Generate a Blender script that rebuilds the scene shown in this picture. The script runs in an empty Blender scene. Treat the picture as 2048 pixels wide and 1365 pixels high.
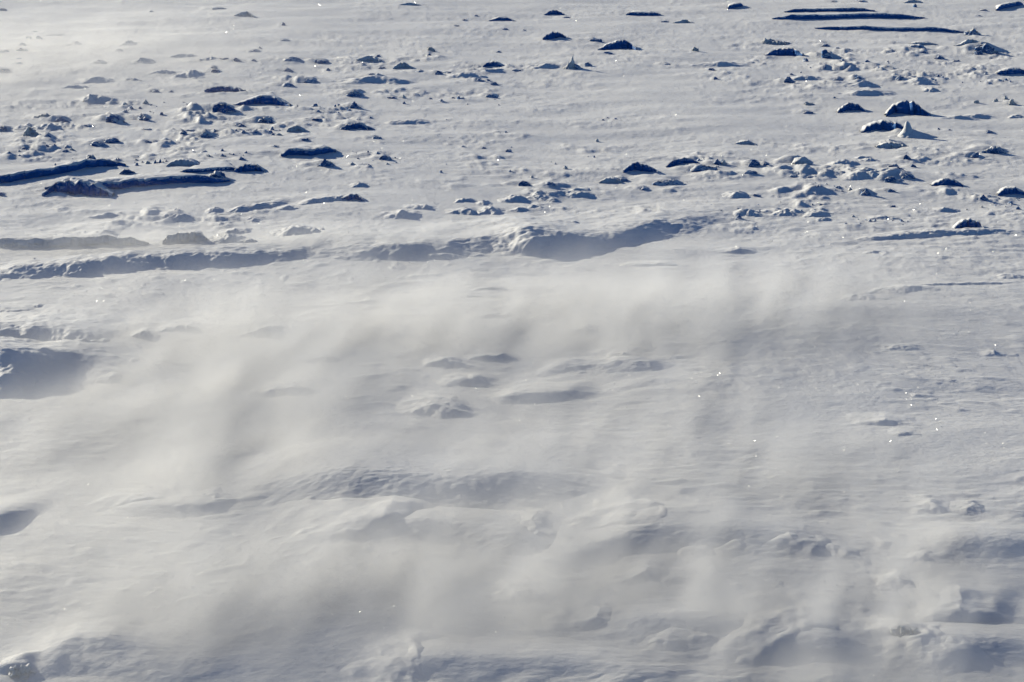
import bpy, math, random
import numpy as np

C = bpy.context.scene.collection
SC = bpy.context.scene
R = math.radians

# ------------------------------------------------------------------ camera, sky, sun, exposure
CAM_H = 6.0
FPX = 3982.0                                   # focal length in photo pixels (photo 2048 x 1365)
PITCH = math.atan2(1228.5, FPX)
cam = bpy.data.cameras.new("camera")
cam.lens = 36.0 * FPX / 2048.0
cam.sensor_width = 36.0
cam.clip_start = 0.1
cam.clip_end = 20000
camo = bpy.data.objects.new("camera", cam)
C.objects.link(camo)
camo.location = (0, 0, CAM_H)
camo.rotation_euler = (math.pi / 2 - PITCH, 0, 0)
SC.camera = camo

SUN_EL, SUN_AZ = R(17), R(-50)                 # azimuth from the view direction (+y), negative = to the left
SUNV = np.array([math.sin(SUN_AZ) * math.cos(SUN_EL), math.cos(SUN_AZ) * math.cos(SUN_EL), math.sin(SUN_EL)])
w = bpy.data.worlds.new("World")
SC.world = w
w.use_nodes = True
nt = w.node_tree
bg = nt.nodes["Background"]
sky = nt.nodes.new("ShaderNodeTexSky")
sky.sky_type = 'NISHITA'
sky.sun_disc = False
sky.sun_elevation = SUN_EL
sky.sun_rotation = SUN_AZ
sky.altitude = 200
sky.air_density = 0.5
sky.dust_density = 0.0
sky.ozone_density = 4.0
nt.links.new(sky.outputs[0], bg.inputs[0])
bg.inputs[1].default_value = 0.09
sun = bpy.data.lights.new("sun", 'SUN')
sun.energy = 5.0
sun.angle = R(0.5)
sun.color = (1.0, 0.925, 0.735)
suno = bpy.data.objects.new("sun", sun)
C.objects.link(suno)
suno.location = (-40, 30, 20)
suno.rotation_euler = (math.pi / 2 - SUN_EL, 0, math.pi - SUN_AZ)
SC.view_settings.view_transform = 'Standard'
SC.view_settings.look = 'None'
SC.view_settings.exposure = 0.2
SC.view_settings.gamma = 1.0
SC.render.engine = 'CYCLES'
SC.cycles.use_denoising = True
SC.cycles.max_bounces = 6
SC.cycles.diffuse_bounces = 0
SC.cycles.volume_bounces = 3
SC.cycles.use_adaptive_sampling = True
SC.cycles.adaptive_threshold = 0.03
SC.cycles.adaptive_min_samples = 16

# ------------------------------------------------------------------ helpers
def at(px, py, z=0.0):
    """photo pixel -> point on the ground"""
    rx = (px - 1024.0) / FPX
    uy = (682.5 - py) / FPX
    dy = math.cos(PITCH) + uy * math.sin(PITCH)
    dz = -math.sin(PITCH) + uy * math.cos(PITCH)
    t = (z - CAM_H) / dz
    return np.array([rx * t, dy * t])

def mpp(px, py):
    """metres per photo pixel at that ground point (across the view)"""
    x, y = at(px, py)
    return (y * math.cos(PITCH) + CAM_H * math.sin(PITCH)) / FPX

def _hash(ix, iy, iz, seed):
    h = (ix.astype(np.int64) * 374761393 + iy.astype(np.int64) * 668265263 + iz.astype(np.int64) * 2147483647 + seed * 1274126177) & 0xffffffff
    h = ((h ^ (h >> 13)) * 1274126177) & 0xffffffff
    h = ((h ^ (h >> 16)) * 2246822519) & 0xffffffff
    h = h ^ (h >> 15)
    return (h & 0xffffff) / float(0xffffff) * 2 - 1

def noise2(x, y, seed=0):
    """value-gradient noise in about -1..1"""
    x = np.asarray(x, float); y = np.asarray(y, float)
    ix = np.floor(x); iy = np.floor(y)
    fx = x - ix; fy = y - iy
    ux = fx * fx * fx * (fx * (fx * 6 - 15) + 10); uy = fy * fy * fy * (fy * (fy * 6 - 15) + 10)
    z = np.zeros_like(ix)
    def g(dx, dy):
        a = _hash(ix + dx, iy + dy, z, seed) * math.pi * 4
        return np.cos(a) * (fx - dx) + np.sin(a) * (fy - dy)
    n0 = g(0, 0) * (1 - ux) + g(1, 0) * ux
    n1 = g(0, 1) * (1 - ux) + g(1, 1) * ux
    return (n0 * (1 - uy) + n1 * uy) * 1.5

def fbm2(x, y, seed=0, octv=4, gain=0.5):
    a = 1.0; s = 0.0
    for o in range(octv):
        s = s + a * noise2(x, y, seed + o * 17)
        x = x * 2.03 + 5.1; y = y * 2.03 + 1.7; a *= gain
    return s

def noise3(p, seed=0):
    """value noise on an (n,3) array"""
    i = np.floor(p); f = p - i
    u = f * f * (3 - 2 * f)
    s = 0.0
    for dx in (0, 1):
        for dy in (0, 1):
            for dz in (0, 1):
                wgt = (u[:, 0] if dx else 1 - u[:, 0]) * (u[:, 1] if dy else 1 - u[:, 1]) * (u[:, 2] if dz else 1 - u[:, 2])
                s = s + wgt * _hash(i[:, 0] + dx, i[:, 1] + dy, i[:, 2] + dz, seed)
    return s

def smooth(a, b, x):
    t = np.clip((x - a) / (b - a), 0, 1)
    return t * t * (3 - 2 * t)

def grid_mesh(name, co, nr, nc, keep=None):
    """a mesh from nr x nc points (row major); keep = bool per point, faces with no kept corner are dropped"""
    idx = np.arange(nr * nc).reshape(nr, nc)
    q = np.stack([idx[:-1, :-1], idx[:-1, 1:], idx[1:, 1:], idx[1:, :-1]], -1).reshape(-1, 4)
    if keep is not None:
        k = keep.reshape(-1)
        q = q[k[q].any(1)]
        used = np.unique(q)
        remap = np.full(nr * nc, -1); remap[used] = np.arange(len(used))
        co = co[used]; q = remap[q]
    return quads_mesh(name, co, q)

def quads_mesh(name, co, q):
    m = bpy.data.meshes.new(name)
    nf, k = q.shape
    m.vertices.add(len(co)); m.vertices.foreach_set("co", np.ascontiguousarray(co, np.float32).ravel())
    m.loops.add(nf * k); m.loops.foreach_set("vertex_index", np.ascontiguousarray(q, np.int32).ravel())
    m.polygons.add(nf)
    m.polygons.foreach_set("loop_start", np.arange(0, nf * k, k, dtype=np.int32))
    m.polygons.foreach_set("use_smooth", np.ones(nf, bool))
    m.update(calc_edges=True)
    m.validate()
    return m

def link(name, mesh, mat, parent=None):
    o = bpy.data.objects.new(name, mesh)
    C.objects.link(o)
    if mat is not None:
        mesh.materials.append(mat)
    if parent is not None:
        o.parent = parent
    return o

def tag(o, label=None, cat=None, group=None, kind=None):
    if label: o["label"] = label
    if cat: o["category"] = cat
    if group: o["group"] = group
    if kind: o["kind"] = kind
    return o

# ------------------------------------------------------------------ materials
def node(nt, t, **kw):
    n = nt.nodes.new(t)
    for k, v in kw.items():
        setattr(n, k, v)
    return n

def snow_material(name, col=(0.87, 0.87, 0.865), ice=None, cover=(0.35, 0.7), bump=0.5):
    """wind-packed snow; with ice: bare ice on the steep faces, snow lying on the flat ones"""
    m = bpy.data.materials.new(name); m.use_nodes = True
    t = m.node_tree; L = t.links
    b = t.nodes["Principled BSDF"]
    geo = node(t, "ShaderNodeNewGeometry")
    n1 = node(t, "ShaderNodeTexNoise"); n1.inputs["Scale"].default_value = 22; n1.inputs["Detail"].default_value = 4; n1.inputs["Roughness"].default_value = 0.65
    mp = node(t, "ShaderNodeMapping"); mp.inputs["Scale"].default_value = (0.55, 1.0, 1.0)
    L.new(geo.outputs["Position"], mp.inputs["Vector"]); L.new(mp.outputs[0], n1.inputs["Vector"])
    bp = node(t, "ShaderNodeBump"); bp.inputs["Strength"].default_value = bump; bp.inputs["Distance"].default_value = 0.016
    L.new(n1.outputs["Fac"], bp.inputs["Height"]); L.new(bp.outputs[0], b.inputs["Normal"])
    b.inputs["Roughness"].default_value = 0.62
    b.inputs["Specular IOR Level"].default_value = 0.25
    n2 = node(t, "ShaderNodeTexNoise"); n2.inputs["Scale"].default_value = 1.3; n2.inputs["Detail"].default_value = 4
    L.new(geo.outputs["Position"], n2.inputs["Vector"])
    mx = node(t, "ShaderNodeMix", data_type='RGBA')
    mx.inputs["A"].default_value = (col[0] * 0.94, col[1] * 0.94, col[2] * 0.945, 1); mx.inputs["B"].default_value = (*col, 1)
    L.new(n2.outputs["Fac"], mx.inputs["Factor"])
    out = mx.outputs["Result"]
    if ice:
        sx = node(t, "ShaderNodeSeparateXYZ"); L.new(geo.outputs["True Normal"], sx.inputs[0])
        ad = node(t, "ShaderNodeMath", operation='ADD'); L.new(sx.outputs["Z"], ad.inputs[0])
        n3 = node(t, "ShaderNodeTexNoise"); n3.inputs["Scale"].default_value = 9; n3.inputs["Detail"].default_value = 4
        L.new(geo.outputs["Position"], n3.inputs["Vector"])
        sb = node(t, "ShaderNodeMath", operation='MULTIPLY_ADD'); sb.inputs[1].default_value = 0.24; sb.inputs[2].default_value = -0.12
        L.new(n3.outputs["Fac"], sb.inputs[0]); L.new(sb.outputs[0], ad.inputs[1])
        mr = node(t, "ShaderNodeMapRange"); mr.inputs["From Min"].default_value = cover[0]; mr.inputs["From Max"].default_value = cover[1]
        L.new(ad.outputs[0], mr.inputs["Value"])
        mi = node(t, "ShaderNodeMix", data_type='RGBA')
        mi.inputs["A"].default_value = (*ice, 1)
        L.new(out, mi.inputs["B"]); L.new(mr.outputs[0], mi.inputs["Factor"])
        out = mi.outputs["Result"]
        rr = node(t, "ShaderNodeMapRange"); rr.inputs["To Min"].default_value = 0.55; rr.inputs["To Max"].default_value = 0.62
        sp = node(t, "ShaderNodeMapRange"); sp.inputs["To Min"].default_value = 0.06; sp.inputs["To Max"].default_value = 0.25
        L.new(mr.outputs[0], sp.inputs["Value"]); L.new(sp.outputs[0], b.inputs["Specular IOR Level"])
        L.new(mr.outputs[0], rr.inputs["Value"]); L.new(rr.outputs[0], b.inputs["Roughness"])
    L.new(out, b.inputs["Base Color"])
    return m

M_SNOW = snow_material("wind_packed_snow")
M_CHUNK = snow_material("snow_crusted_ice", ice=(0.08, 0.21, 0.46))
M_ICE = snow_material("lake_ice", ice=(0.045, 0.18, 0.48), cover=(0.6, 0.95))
M_WHITE = snow_material("rough_white_snow", bump=0.9)
_t = M_WHITE.node_tree                          # thin crusted snow lets the sun through
_tr = node(_t, "ShaderNodeBsdfTranslucent"); _tr.inputs["Color"].default_value = (0.75, 0.87, 1.0, 1)
_mx = node(_t, "ShaderNodeMixShader"); _mx.inputs[0].default_value = 0.25
_t.links.new(_t.nodes["Principled BSDF"].outputs[0], _mx.inputs[1]); _t.links.new(_tr.outputs[0], _mx.inputs[2])
_t.links.new(_mx.outputs[0], _t.nodes["Material Output"].inputs["Surface"])

# ------------------------------------------------------------------ the features, measured on the photo
# (shape, centre x, lower edge y, width, height, [label]) in photo pixels.  Shapes:
#   c ice chunk   w whitish rough lump   h smooth drifted hummock   s spire   f flat low shadowed slab
FEATS = []
def F(shape, s):
    for q in s.split(";"):
        v = [float(k) for k in q.split()]
        if len(v) == 4:
            FEATS.append((shape, *v, None))
def N(shape, cx, by, wd, ht, label):
    FEATS.append((shape, cx, by, wd, ht, label))

# far left
F('c', "304 24 12 4;439 21 36 7;488 36 36 8;570 82 25 4;512 107 36 7;521 97 12 5;7 23 22 7;70 62 16 4;58 75 20 8;79 75 18 6;46 90 22 7;44 103 30 9;7 105 26 6")
F('c', "38 118 15 4;41 128 18 5;7 146 40 11;454 125 30 6;475 128 24 8;509 127 14 5;588 127 50 8;577 146 26 8;658 143 15 6;430 141 22 8;434 151 28 9")
F('h', "145 88 22 9;251 89 26 9;236 103 12 5;195 127 22 7;285 125 36 11;369 113 44 6;417 122 36 7;109 67 30 4;328 149 52 8;379 158 46 15;191 168 56 12;263 163 30 6;147 180 42 9;188 206 58 13;761 171 112 17;84 260 56 12")
F('c', "646 130 40 11;311 188 28 7;342 188 22 6;625 170 40 8;577 180 36 9;482 258 30 10;290 245 32 13;236 252 55 18;178 258 30 6;126 246 36 11;97 284 22 9;10 264 42 13")
F('c', "198 297 45 11;222 291 42 10;297 293 26 8;383 267 30 5;413 284 42 13;434 272 20 8;297 265 26 4;499 270 26 8;513 276 14 5;593 267 36 10;639 247 30 6;615 293 24 8;694 269 26 13;51 304 26 8;131 306 16 6;96 300 12 5;553 305 14 5")
F('w', "88 240 34 9")
# far middle
F('c', "819 15 40 4;931 43 12 4;954 35 14 4;914 58 20 5;1012 63 24 5;1049 62 10 3;1135 37 22 5;1365 46 36 6;1334 45 26 4;1193 88 30 8;1218 112 30 6;998 105 14 5;859 114 12 4;757 116 16 8")
F('c', "738 124 46 8;805 137 36 10;764 138 20 5;842 149 26 6;879 153 26 10;898 150 14 5;961 165 26 8;977 162 12 5;747 158 22 8;989 171 22 7;1035 145 26 5;1179 138 22 9;1337 134 20 5;785 201 26 6;908 197 12 4;926 199 12 4;861 198 14 4")
F('c', "713 222 30 13;743 267 22 8;720 247 16 5;743 241 16 5;754 288 28 9;928 298 14 4;968 299 14 4;1207 243 10 4;1216 238 8 3;1232 240 8 3;568 54 14 7")
F('h', "930 157 56 12;821 251 58 9;1088 140 42 9")
F('w', "863 106 30 10;1394 107 20 9")
# far right
F('c', "1672 6 26 4;1726 7 34 5;1827 8 36 5;1832 22 12 12;1970 26 26 4;1960 36 10 3;1654 95 24 8;1677 100 14 5;1664 122 46 14;1846 91 50 4;1840 103 42 10;1848 110 20 5;1882 121 26 9;1934 99 46 6;1960 113 26 11;1915 124 20 5")
F('c', "2026 149 60 12;1427 146 20 7;1434 164 12 6;1584 152 14 4;1680 165 30 7;1718 163 20 8;1804 165 26 9;1670 199 8 4;1618 227 26 7;1879 263 10 4;1902 264 10 4;1983 269 26 8;1491 287 36 6;1801 297 42 10")
F('h', "1616 163 52 10;1735 177 52 11;1745 192 62 11;1846 170 52 13;1866 185 24 9;1967 236 52 9;1928 240 60 8;2039 235 22 7;1455 135 72 11")
F('w', "1621 212 30 10;2013 200 12 7;1993 204 14 7;1957 206 16 6;1563 92 62 12")
# middle left
F('c', "3 397 22 9;485 332 20 7;658 348 48 15;776 330 36 12;737 345 26 8")
F('h', "359 447 40 10;509 449 30 7;574 429 32 8;352 431 22 6;595 487 74 26;644 477 30 13;472 473 46 11;458 494 56 20;495 495 36 10;205 472 40 7;61 532 42 10;125 527 20 8;212 438 44 5;717 382 26 9")
# middle
F('h', "697 488 56 15;806 444 52 14;845 427 46 11;933 436 50 14;982 436 38 16;968 417 22 12;1031 409 36 14;1077 402 26 10;1107 407 14 6;1161 398 40 11;933 412 32 9;1067 422 24 7;1042 430 30 9;1148 466 62 20;1204 450 30 10;1260 447 42 10;1320 432 20 6;1345 433 36 10")
F('c', "1053 380 40 13;1102 382 26 7;1221 367 42 9;1250 366 26 7;1366 338 62 12;1344 377 66 14;1292 385 32 8;1018 304 16 5")
# middle right
F('c', "1784 299 60 9;1954 323 32 14;1788 343 32 10;1827 340 18 7;1819 326 26 9;1801 350 26 8;1820 366 36 12;2000 315 62 18;1510 342 36 15;1535 341 20 9;1439 338 32 11;1413 352 60 13;1505 357 30 6;1589 360 26 7;1625 361 30 6;1785 391 26 8;1972 407 22 12;1515 397 20 6;1647 415 20 5;1788 416 16 6")
F('h', "1696 336 52 12;1729 320 26 7;1740 325 26 7;1734 363 50 15;1895 425 50 10;1478 399 42 12;1499 440 42 16;1572 437 26 12;1641 438 42 12;1651 447 20 7;1400 452 62 10;1781 442 50 8;1755 515 42 10")
# wide snow flat in front of the ridges
F('h', "82 784 82 18;219 764 32 12;167 708 92 26;219 710 42 12;287 686 46 14;263 731 34 8;373 672 62 13;636 724 72 9;571 793 82 19;982 583 56 7;940 596 40 6;1316 630 36 10;1176 668 52 16;993 637 72 9")
F('h', "905 742 76 18;996 728 72 14;1242 714 34 10;1352 722 42 20;870 836 78 28;944 776 72 16;708 944 44 12;2000 718 52 20;1805 709 62 11;1464 690 34 12;1727 604 62 14;1828 592 72 13;2034 562 50 14;1778 860 82 13;1811 882 40 10;68 626 36 8;1480 508 60 8;1316 532 90 8;880 523 80 12")
# near snow
F('h', "280 1016 84 22;342 1018 40 14;420 1014 62 26;764 1085 182 56;1070 1096 92 62;1306 1166 82 26;1200 1262 104 30;1404 1118 48 52;1516 1114 92 46;1680 1124 70 26;1860 1134 44 30;1809 1192 52 48;1908 1192 24 22;1949 1038 42 16;1260 1364 74 40;1358 1312 84 36;700 1020 60 18;1050 1210 70 34")

# the things one points to first
N('s', 1142, 143, 22, 26, "jagged white ice spire standing alone with a blue shadow trailing from its foot")
N('k', 1814, 275, 28, 25, "smooth hooked snow horn casting a long curved blue shadow across the snow")
N('b', 1817, 231, 84, 27, "big navy ice block with a clean straight face, largest dark block of the field")
N('c', 523, 215, 104, 18, "long ragged deep blue ice block with a snowy knob on top")
N('c', 457, 236, 66, 21, "squat dark blue ice block with pale green upper edge beside the long ragged block")
N('c', 537, 254, 42, 18, "rounded ice block with a bright snow cap in front of the long ragged block")
N('c', 450, 189, 76, 12, "low flat dark ice block lying beyond the squat dark blue block")
N('w', 68, 281, 46, 18, "rough whitish lump of crusted snow with a knobbly top")
N('c', 369, 279, 18, 11, "stubby upright ice stump with a dark front")
N('c', 717, 200, 44, 17, "glossy dark ice boulder with green tinted crown")
N('c', 712, 265, 44, 12, "flat topped dark ice chunk at the edge of the smooth open snow")
N('w', 808, 201, 10, 11, "thin little pale snow spike with a short shadow")
N('c', 989, 196, 34, 11, "lone arched dark ice chunk out on the smooth open snow")
N('c', 986, 134, 38, 9, "flat topped dark ice chunk with a straight lower edge left of the white spire")
N('c', 1109, 81, 44, 12, "peaked dark ice lump by itself beyond the white spire")
N('c', 1109, 29, 38, 8, "flat oval dark ice chunk near the far edge of the ice")
N('c', 1003, 41, 48, 6, "thin flat dark ice plate far out beyond the spire")
N('c', 1235, 100, 72, 18, "broken heap of dark ice rubble beyond and to the right of the white spire")
N('c', 1569, 111, 72, 17, "angular dark ice block with white rubble piled over its back")
N('c', 1987, 116, 72, 28, "sharp pointed dark ice peak leaning over a scatter of rubble")
N('c', 1954, 76, 44, 19, "dark ice fin at the end of the long thin ledge")
N('w', 2029, 212, 24, 15, "small bright snow pyramid with a dark side")
N('c', 1582, 171, 28, 12, "small snow cone with a dark shaded foot")
N('c', 1703, 222, 52, 15, "layered dark ice lump left of the big navy block")
N('c', 1765, 261, 80, 18, "broad jagged navy ice heap in front of the big navy block")
N('c', 1281, 351, 64, 16, "blue shaded snow lump left of the dark crusted rubble")
N('b', 1608, 337, 46, 24, "square shouldered snow block with a blue grey front face")
N('c', 1788, 371, 40, 14, "small round dark snow boulder with bright left side")
N('c', 1895, 376, 60, 13, "lens shaped dark ice chunk with an overhanging snow brow")
N('c', 2026, 390, 56, 13, "long flat dark ice chunk cut off by the edge of the view")
N('c', 1739, 397, 30, 15, "little dark capped snow peak in the crumbly snow")
N('c', 1938, 464, 62, 18, "solitary dark blue peak rising from a low snow ridge")
N('c', 185, 336, 44, 22, "ragged dark lump sitting on the upper of the two long ledges")
N('c', 116, 346, 32, 12, "snowy knob frozen to the upper of the two long ledges")
N('c', 154, 392, 130, 28, "massive dark blue ice block at the left end of the lower long ledge")
N('c', 444, 368, 54, 18, "peaked ice block at the right end of the lower long ledge")
N('b', 499, 351, 56, 15, "flat topped wedge of blue ice behind the lower long ledge")
N('c', 258, 357, 36, 13, "grey ice lump standing on the lower long ledge")
N('c', 366, 340, 62, 11, "low slanting ice lump behind the lower long ledge")
N('h', 427, 434, 24, 14, "small twisted snow horn with a soft trailing shadow")
N('c', 701, 411, 50, 12, "dark flat ended ice chunk at the end of a soft shaded ridge")
N('h', 537, 677, 74, 20, "soft peaked hummock alone on the pale drifted flat")
N('h', 729, 980, 112, 40, "blue shaded hummock half veiled by blowing snow with crumbs on its crest")
N('h', 757, 945, 50, 14, "crusty snow lump perched on the crest of the blue shaded hummock")
N('h', 850, 1000, 84, 44, "dark notched hummock right beside the blue shaded hummock")
N('h', 980, 1010, 116, 50, "broad rounded snow hummock under a bright wind crest")
N('h', 1310, 1105, 160, 64, "steep snow peak with a dark purple cap in the blowing snow")
N('h', 1601, 1130, 120, 52, "dark arched snow hummock like a horseshoe")
N('h', 1874, 1036, 54, 36, "small bright rimmed snow knob with a purple front")
N('h', 1945, 1130, 66, 68, "tall narrow snow hummock with a dark tip among blowing snow")
N('h', 1976, 1262, 150, 44, "wide low blue hummock with a long level crest")
N('h', 1612, 1335, 150, 70, "big blue rounded hummock with glinting crust at the very front")
N('h', 1925, 1345, 126, 66, "dark teal dome of ice and snow at the very front")
N('w', 1826, 1302, 104, 44, "glittering white lump of icy crystals beside the dark teal dome")
N('h', 820, 1375, 120, 56, "rounded blue hummock mostly hidden in blowing snow at the front")
N('h', 1109, 1368, 90, 40, "small dark headed hummock at the front under a long bright drift")
N('h', 1676, 1378, 70, 24, "low dark hummock tip just showing at the bottom of the view")
N('m', 157, 1365, 330, 100, "large pyramid shaped snow mound with a smooth lit flank")
N('w', 45, 1368, 78, 46, "jagged pale ice chunk with a blue hollow at the foot of the pyramid mound")

# long broken slabs and ridges: (kind, crest points in photo pixels, face height px, depth behind m, label)
LEDGES = [
 ('ledge', [(1569,19),(1600,18.5),(1660,19),(1710,18),(1750,20)], 6, 1.3, "shortest of three parallel ice ledges at the far end of the field"),
 ('ledge', [(1545,34),(1580,34),(1640,32),(1700,30),(1760,29),(1850,31)], 8, 1.1, "middle and darkest of three parallel ice ledges far out"),
 ('ledge', [(1630,52),(1680,54),(1760,57),(1850,59),(1934,61)], 6, 1.2, "nearest and longest of three parallel ice ledges far out, ending in a fin"),
 ('ledge', [(1252,25),(1290,25),(1322,24)], 6, 1.0, "short cracked ice ledge beyond the spire"),
 ('ledge', [(1455,12),(1470,8),(1486,5)], 7, 0.8, "short slanted ice ledge far out at the top of the view"),
 ('ledge', [(1992,16),(2018,9),(2046,3)], 8, 0.9, "slanting ice ledge in the far corner of the field"),
 ('ledge', [(-40,357),(0,353),(60,345),(120,337),(180,326),(215,322),(250,324)], 15, 1.1, "upper of two long dark ice ledges, thick and crumbly along its crest"),
 ('ledge', [(90,366),(188,368),(260,363),(369,357),(427,357),(460,355)], 15, 1.2, "lower of two long dark ice ledges, with a clean straight edge"),
 ('ledge', [(562,309),(600,305),(625,307),(648,301),(672,298)], 12, 0.9, "tilted flat ice slab with a dark undercut front"),
 ('ledge', [(360,349),(396,348),(440,345),(480,343)], 6, 0.7, "thin dark ledge just behind the lower long ledge"),
 ('ledge', [(-40,476),(0,477),(90,479),(180,477),(250,478),(296,479)], 17, 1.0, "broad undercut snow ledge ending in a blunt corner beside a gap"),
 ('ledge', [(326,477),(350,476),(380,474),(412,472)], 18, 0.8, "short stub of snow ledge just right of the gap"),
 ('ridge', [(-120,542,24),(40,538,26),(160,531,30),(300,519,28),(420,516,26),(560,508,22),(740,496,10)], 22, 2.2, "long grey shaded snow ridge below the broken snow ledges"),
 ('ridge', [(451,424),(500,419),(545,411),(580,404)], 11, 1.2, "soft shaded snow ridge rising to the right behind the small twisted horn"),
 ('ridge', [(592,412),(615,409),(650,405),(700,402),(722,402)], 9, 0.9, "short soft ridge running into a dark flat ended chunk"),
 ('ridge', [(400,526,6),(560,512,14),(660,505,20),(720,501,24),(778,499,26),(849,494,26),(930,486,24),(965,474,28),(1000,462,42),(1042,452,58),(1085,457,52),(1110,470,40),(1150,478,26),(1228,473,25),(1278,461,27),(1330,452,26),(1400,441,22),(1470,434,14),(1540,430,5)], 30, 2.0, "largest snow ridge of the field, with a rounded blue peak and a tapering tail"),
 ('ridge', [(1709,478),(1790,472),(1880,466),(1960,464),(2080,460)], 10, 1.4, "low speckled snow ridge around the solitary dark blue peak"),
 ('ridge', [(-260,655,40),(-60,655,46),(0,655,46),(60,658,44),(120,664,38),(180,680,30),(250,696,14)], 44, 2.0, "upper shoulder of the big dark drift at the left edge"),
 ('ridge', [(-260,704,60),(-60,705,70),(0,708,78),(50,714,68),(90,722,50),(130,732,32),(200,744,15),(300,754,3)], 66, 1.2, "big dark blue drift face at the left edge of the flat"),
 ('ridge', [(-120,616,14),(0,620,14),(40,625,12),(90,631,6)], 11, 0.9, "small dark drift edge beyond the big dark drift"),
 ('swept', [(1070,745),(1090,735),(1140,729),(1200,729),(1250,726),(1310,728),(1360,722)], 20, 1.1, "upper shaded drift ridge in the middle of the windswept flat"),
 ('swept', [(979,790),(1030,786),(1090,783),(1150,780),(1207,778)], 21, 1.1, "lower shaded drift ridge in the middle of the windswept flat"),
 ('ridge', [(-220,1040,42),(-60,1030,38),(0,1026,34),(45,1019,26),(84,1016,12),(125,1014,2)], 34, 1.2, "dark wedge of drifted snow poking in at the left edge"),
 ('bank', [(300,1040,2),(430,1004,16),(530,972,34),(600,952,49),(680,942,66),(765,938,73),(830,948,71),(900,958,66),(1000,956,62),(1102,957,49),(1180,968,35),(1260,985,20),(1360,1008,5)], 50, 2.6, "long bright crested drift bank under the blue shaded and broad rounded hummocks"),
 ('ridge', [(640,1062,5),(700,1046,31),(764,1036,47),(830,1040,44),(900,1046,34),(980,1054,44),(1070,1062,55),(1130,1080,31),(1190,1098,8)], 50, 1.4, "grey hollowed drift step just in front of the long bright crested drift"),
 ('bank', [(860,1200,2),(960,1180,9),(1070,1142,16),(1170,1104,27),(1260,1058,46),(1315,1042,53),(1370,1054,46),(1440,1060,42),(1520,1060,45),(1600,1068,46),(1680,1084,35),(1760,1102,22),(1860,1126,5)], 60, 2.2, "veiled drift crest linking the steep purple capped peak to the dark arched hummock"),
 ('ridge', [(1780,1130,4),(1860,1108,24),(1940,1090,44),(2010,1092,44),(2100,1105,34),(2200,1120,20)], 60, 1.6, "shaded drift swell around the tall narrow hummock with the dark tip"),
 ('ridge', [(1130,1250,5),(1210,1240,39),(1290,1236,47),(1400,1246,36),(1500,1262,31),(1600,1290,10)], 40, 1.6, "pale low drift step in the blowing snow behind the big blue rounded hummock"),
 ('ridge', [(1420,1300,4),(1500,1284,34),(1580,1276,49),(1660,1284,46),(1740,1304,29),(1800,1325,10)], 60, 1.6, "blue drift bank rising into the big blue rounded hummock"),
 ('ridge', [(1760,1330,4),(1840,1300,29),(1920,1284,49),(2000,1290,44),(2090,1300,34),(2200,1310,24)], 60, 1.5, "drift swell of shaded snow wrapped round the dark teal dome"),
 ('ridge', [(600,1340,5),(700,1326,31),(820,1314,52),(930,1326,39),(1040,1330,39),(1110,1322,44),(1260,1334,47),(1380,1346,36),(1500,1360,6)], 44, 1.6, "faint front drift crest along the bottom of the view"),
 ('ridge', [(170,1030,6),(260,1006,24),(340,1008,24),(430,1000,28),(520,985,10)], 26, 1.4, "low veiled drift edge left of the long bright crested drift"),
 ('soft', [(1690,592),(1780,580),(1900,572),(2090,566)], 5, 1.6, "faint long ridge in the smooth snow at the right"),
]
# loose crumbs: (x0, x1, y0, y1, how many, where)
CRUMBS = [
 (240,400,204,236,26,"in the rubble field beyond the ragged blue blocks"),
 (540,705,212,232,16,"trailing right from the long ragged blue block"),
 (470,570,262,278,10,"in front of the rounded snow capped block"),
 (200,345,320,336,18,"along the back of the upper long ledge"),
 (403,495,310,324,14,"between the tilted flat slab and the long ledges"),
 (690,800,300,345,14,"around the right end of the tilted flat slab"),
 (0,170,296,316,10,"beyond the upper long ledge near the whitish lump"),
 (1600,1790,122,146,20,"strewn in a line right of the angular dark block"),
 (1870,2045,145,166,18,"scattered below the sharp pointed peak"),
 (1366,1450,322,348,16,"heaped in the dark crusted rubble"),
 (1625,1710,372,388,16,"in the crumbly patch left of the small dark capped peak"),
 (1930,2046,396,420,18,"in the crumbly snow below the long flat chunk"),
 (1420,1640,405,446,20,"on the crumbly slope behind the blue shaded ridge"),
 (1690,1830,432,456,12,"on the crust left of the solitary dark peak"),
 (880,1260,240,372,16,"lying far apart on the smooth open snow"),
 (700,1000,196,216,10,"dotted along the smooth snow left of the lone arched chunk"),
]

# ------------------------------------------------------------------ ground: one sheet of wind-packed snow
rng = random.Random(7)
MOUNDS = []                                     # (x, y, radius, height): snow banked up round the larger chunks
def is_slab(sh, wd, ht, lab):
    return sh in 'cb' and 'snow block' not in (lab or '') and (wd >= 36 and wd / ht >= 3.3 and (lab or int(wd * 7 + ht * 3) % 5 < 3) or (sh == 'b' and wd > 80) or 'heap' in (lab or '') or 'angular' in (lab or ''))

ROUGH = []                                      # (x, y, rx, ry, height): strips of crumbly crust
def dep(y):
    return math.atan2(CAM_H, y)

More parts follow.
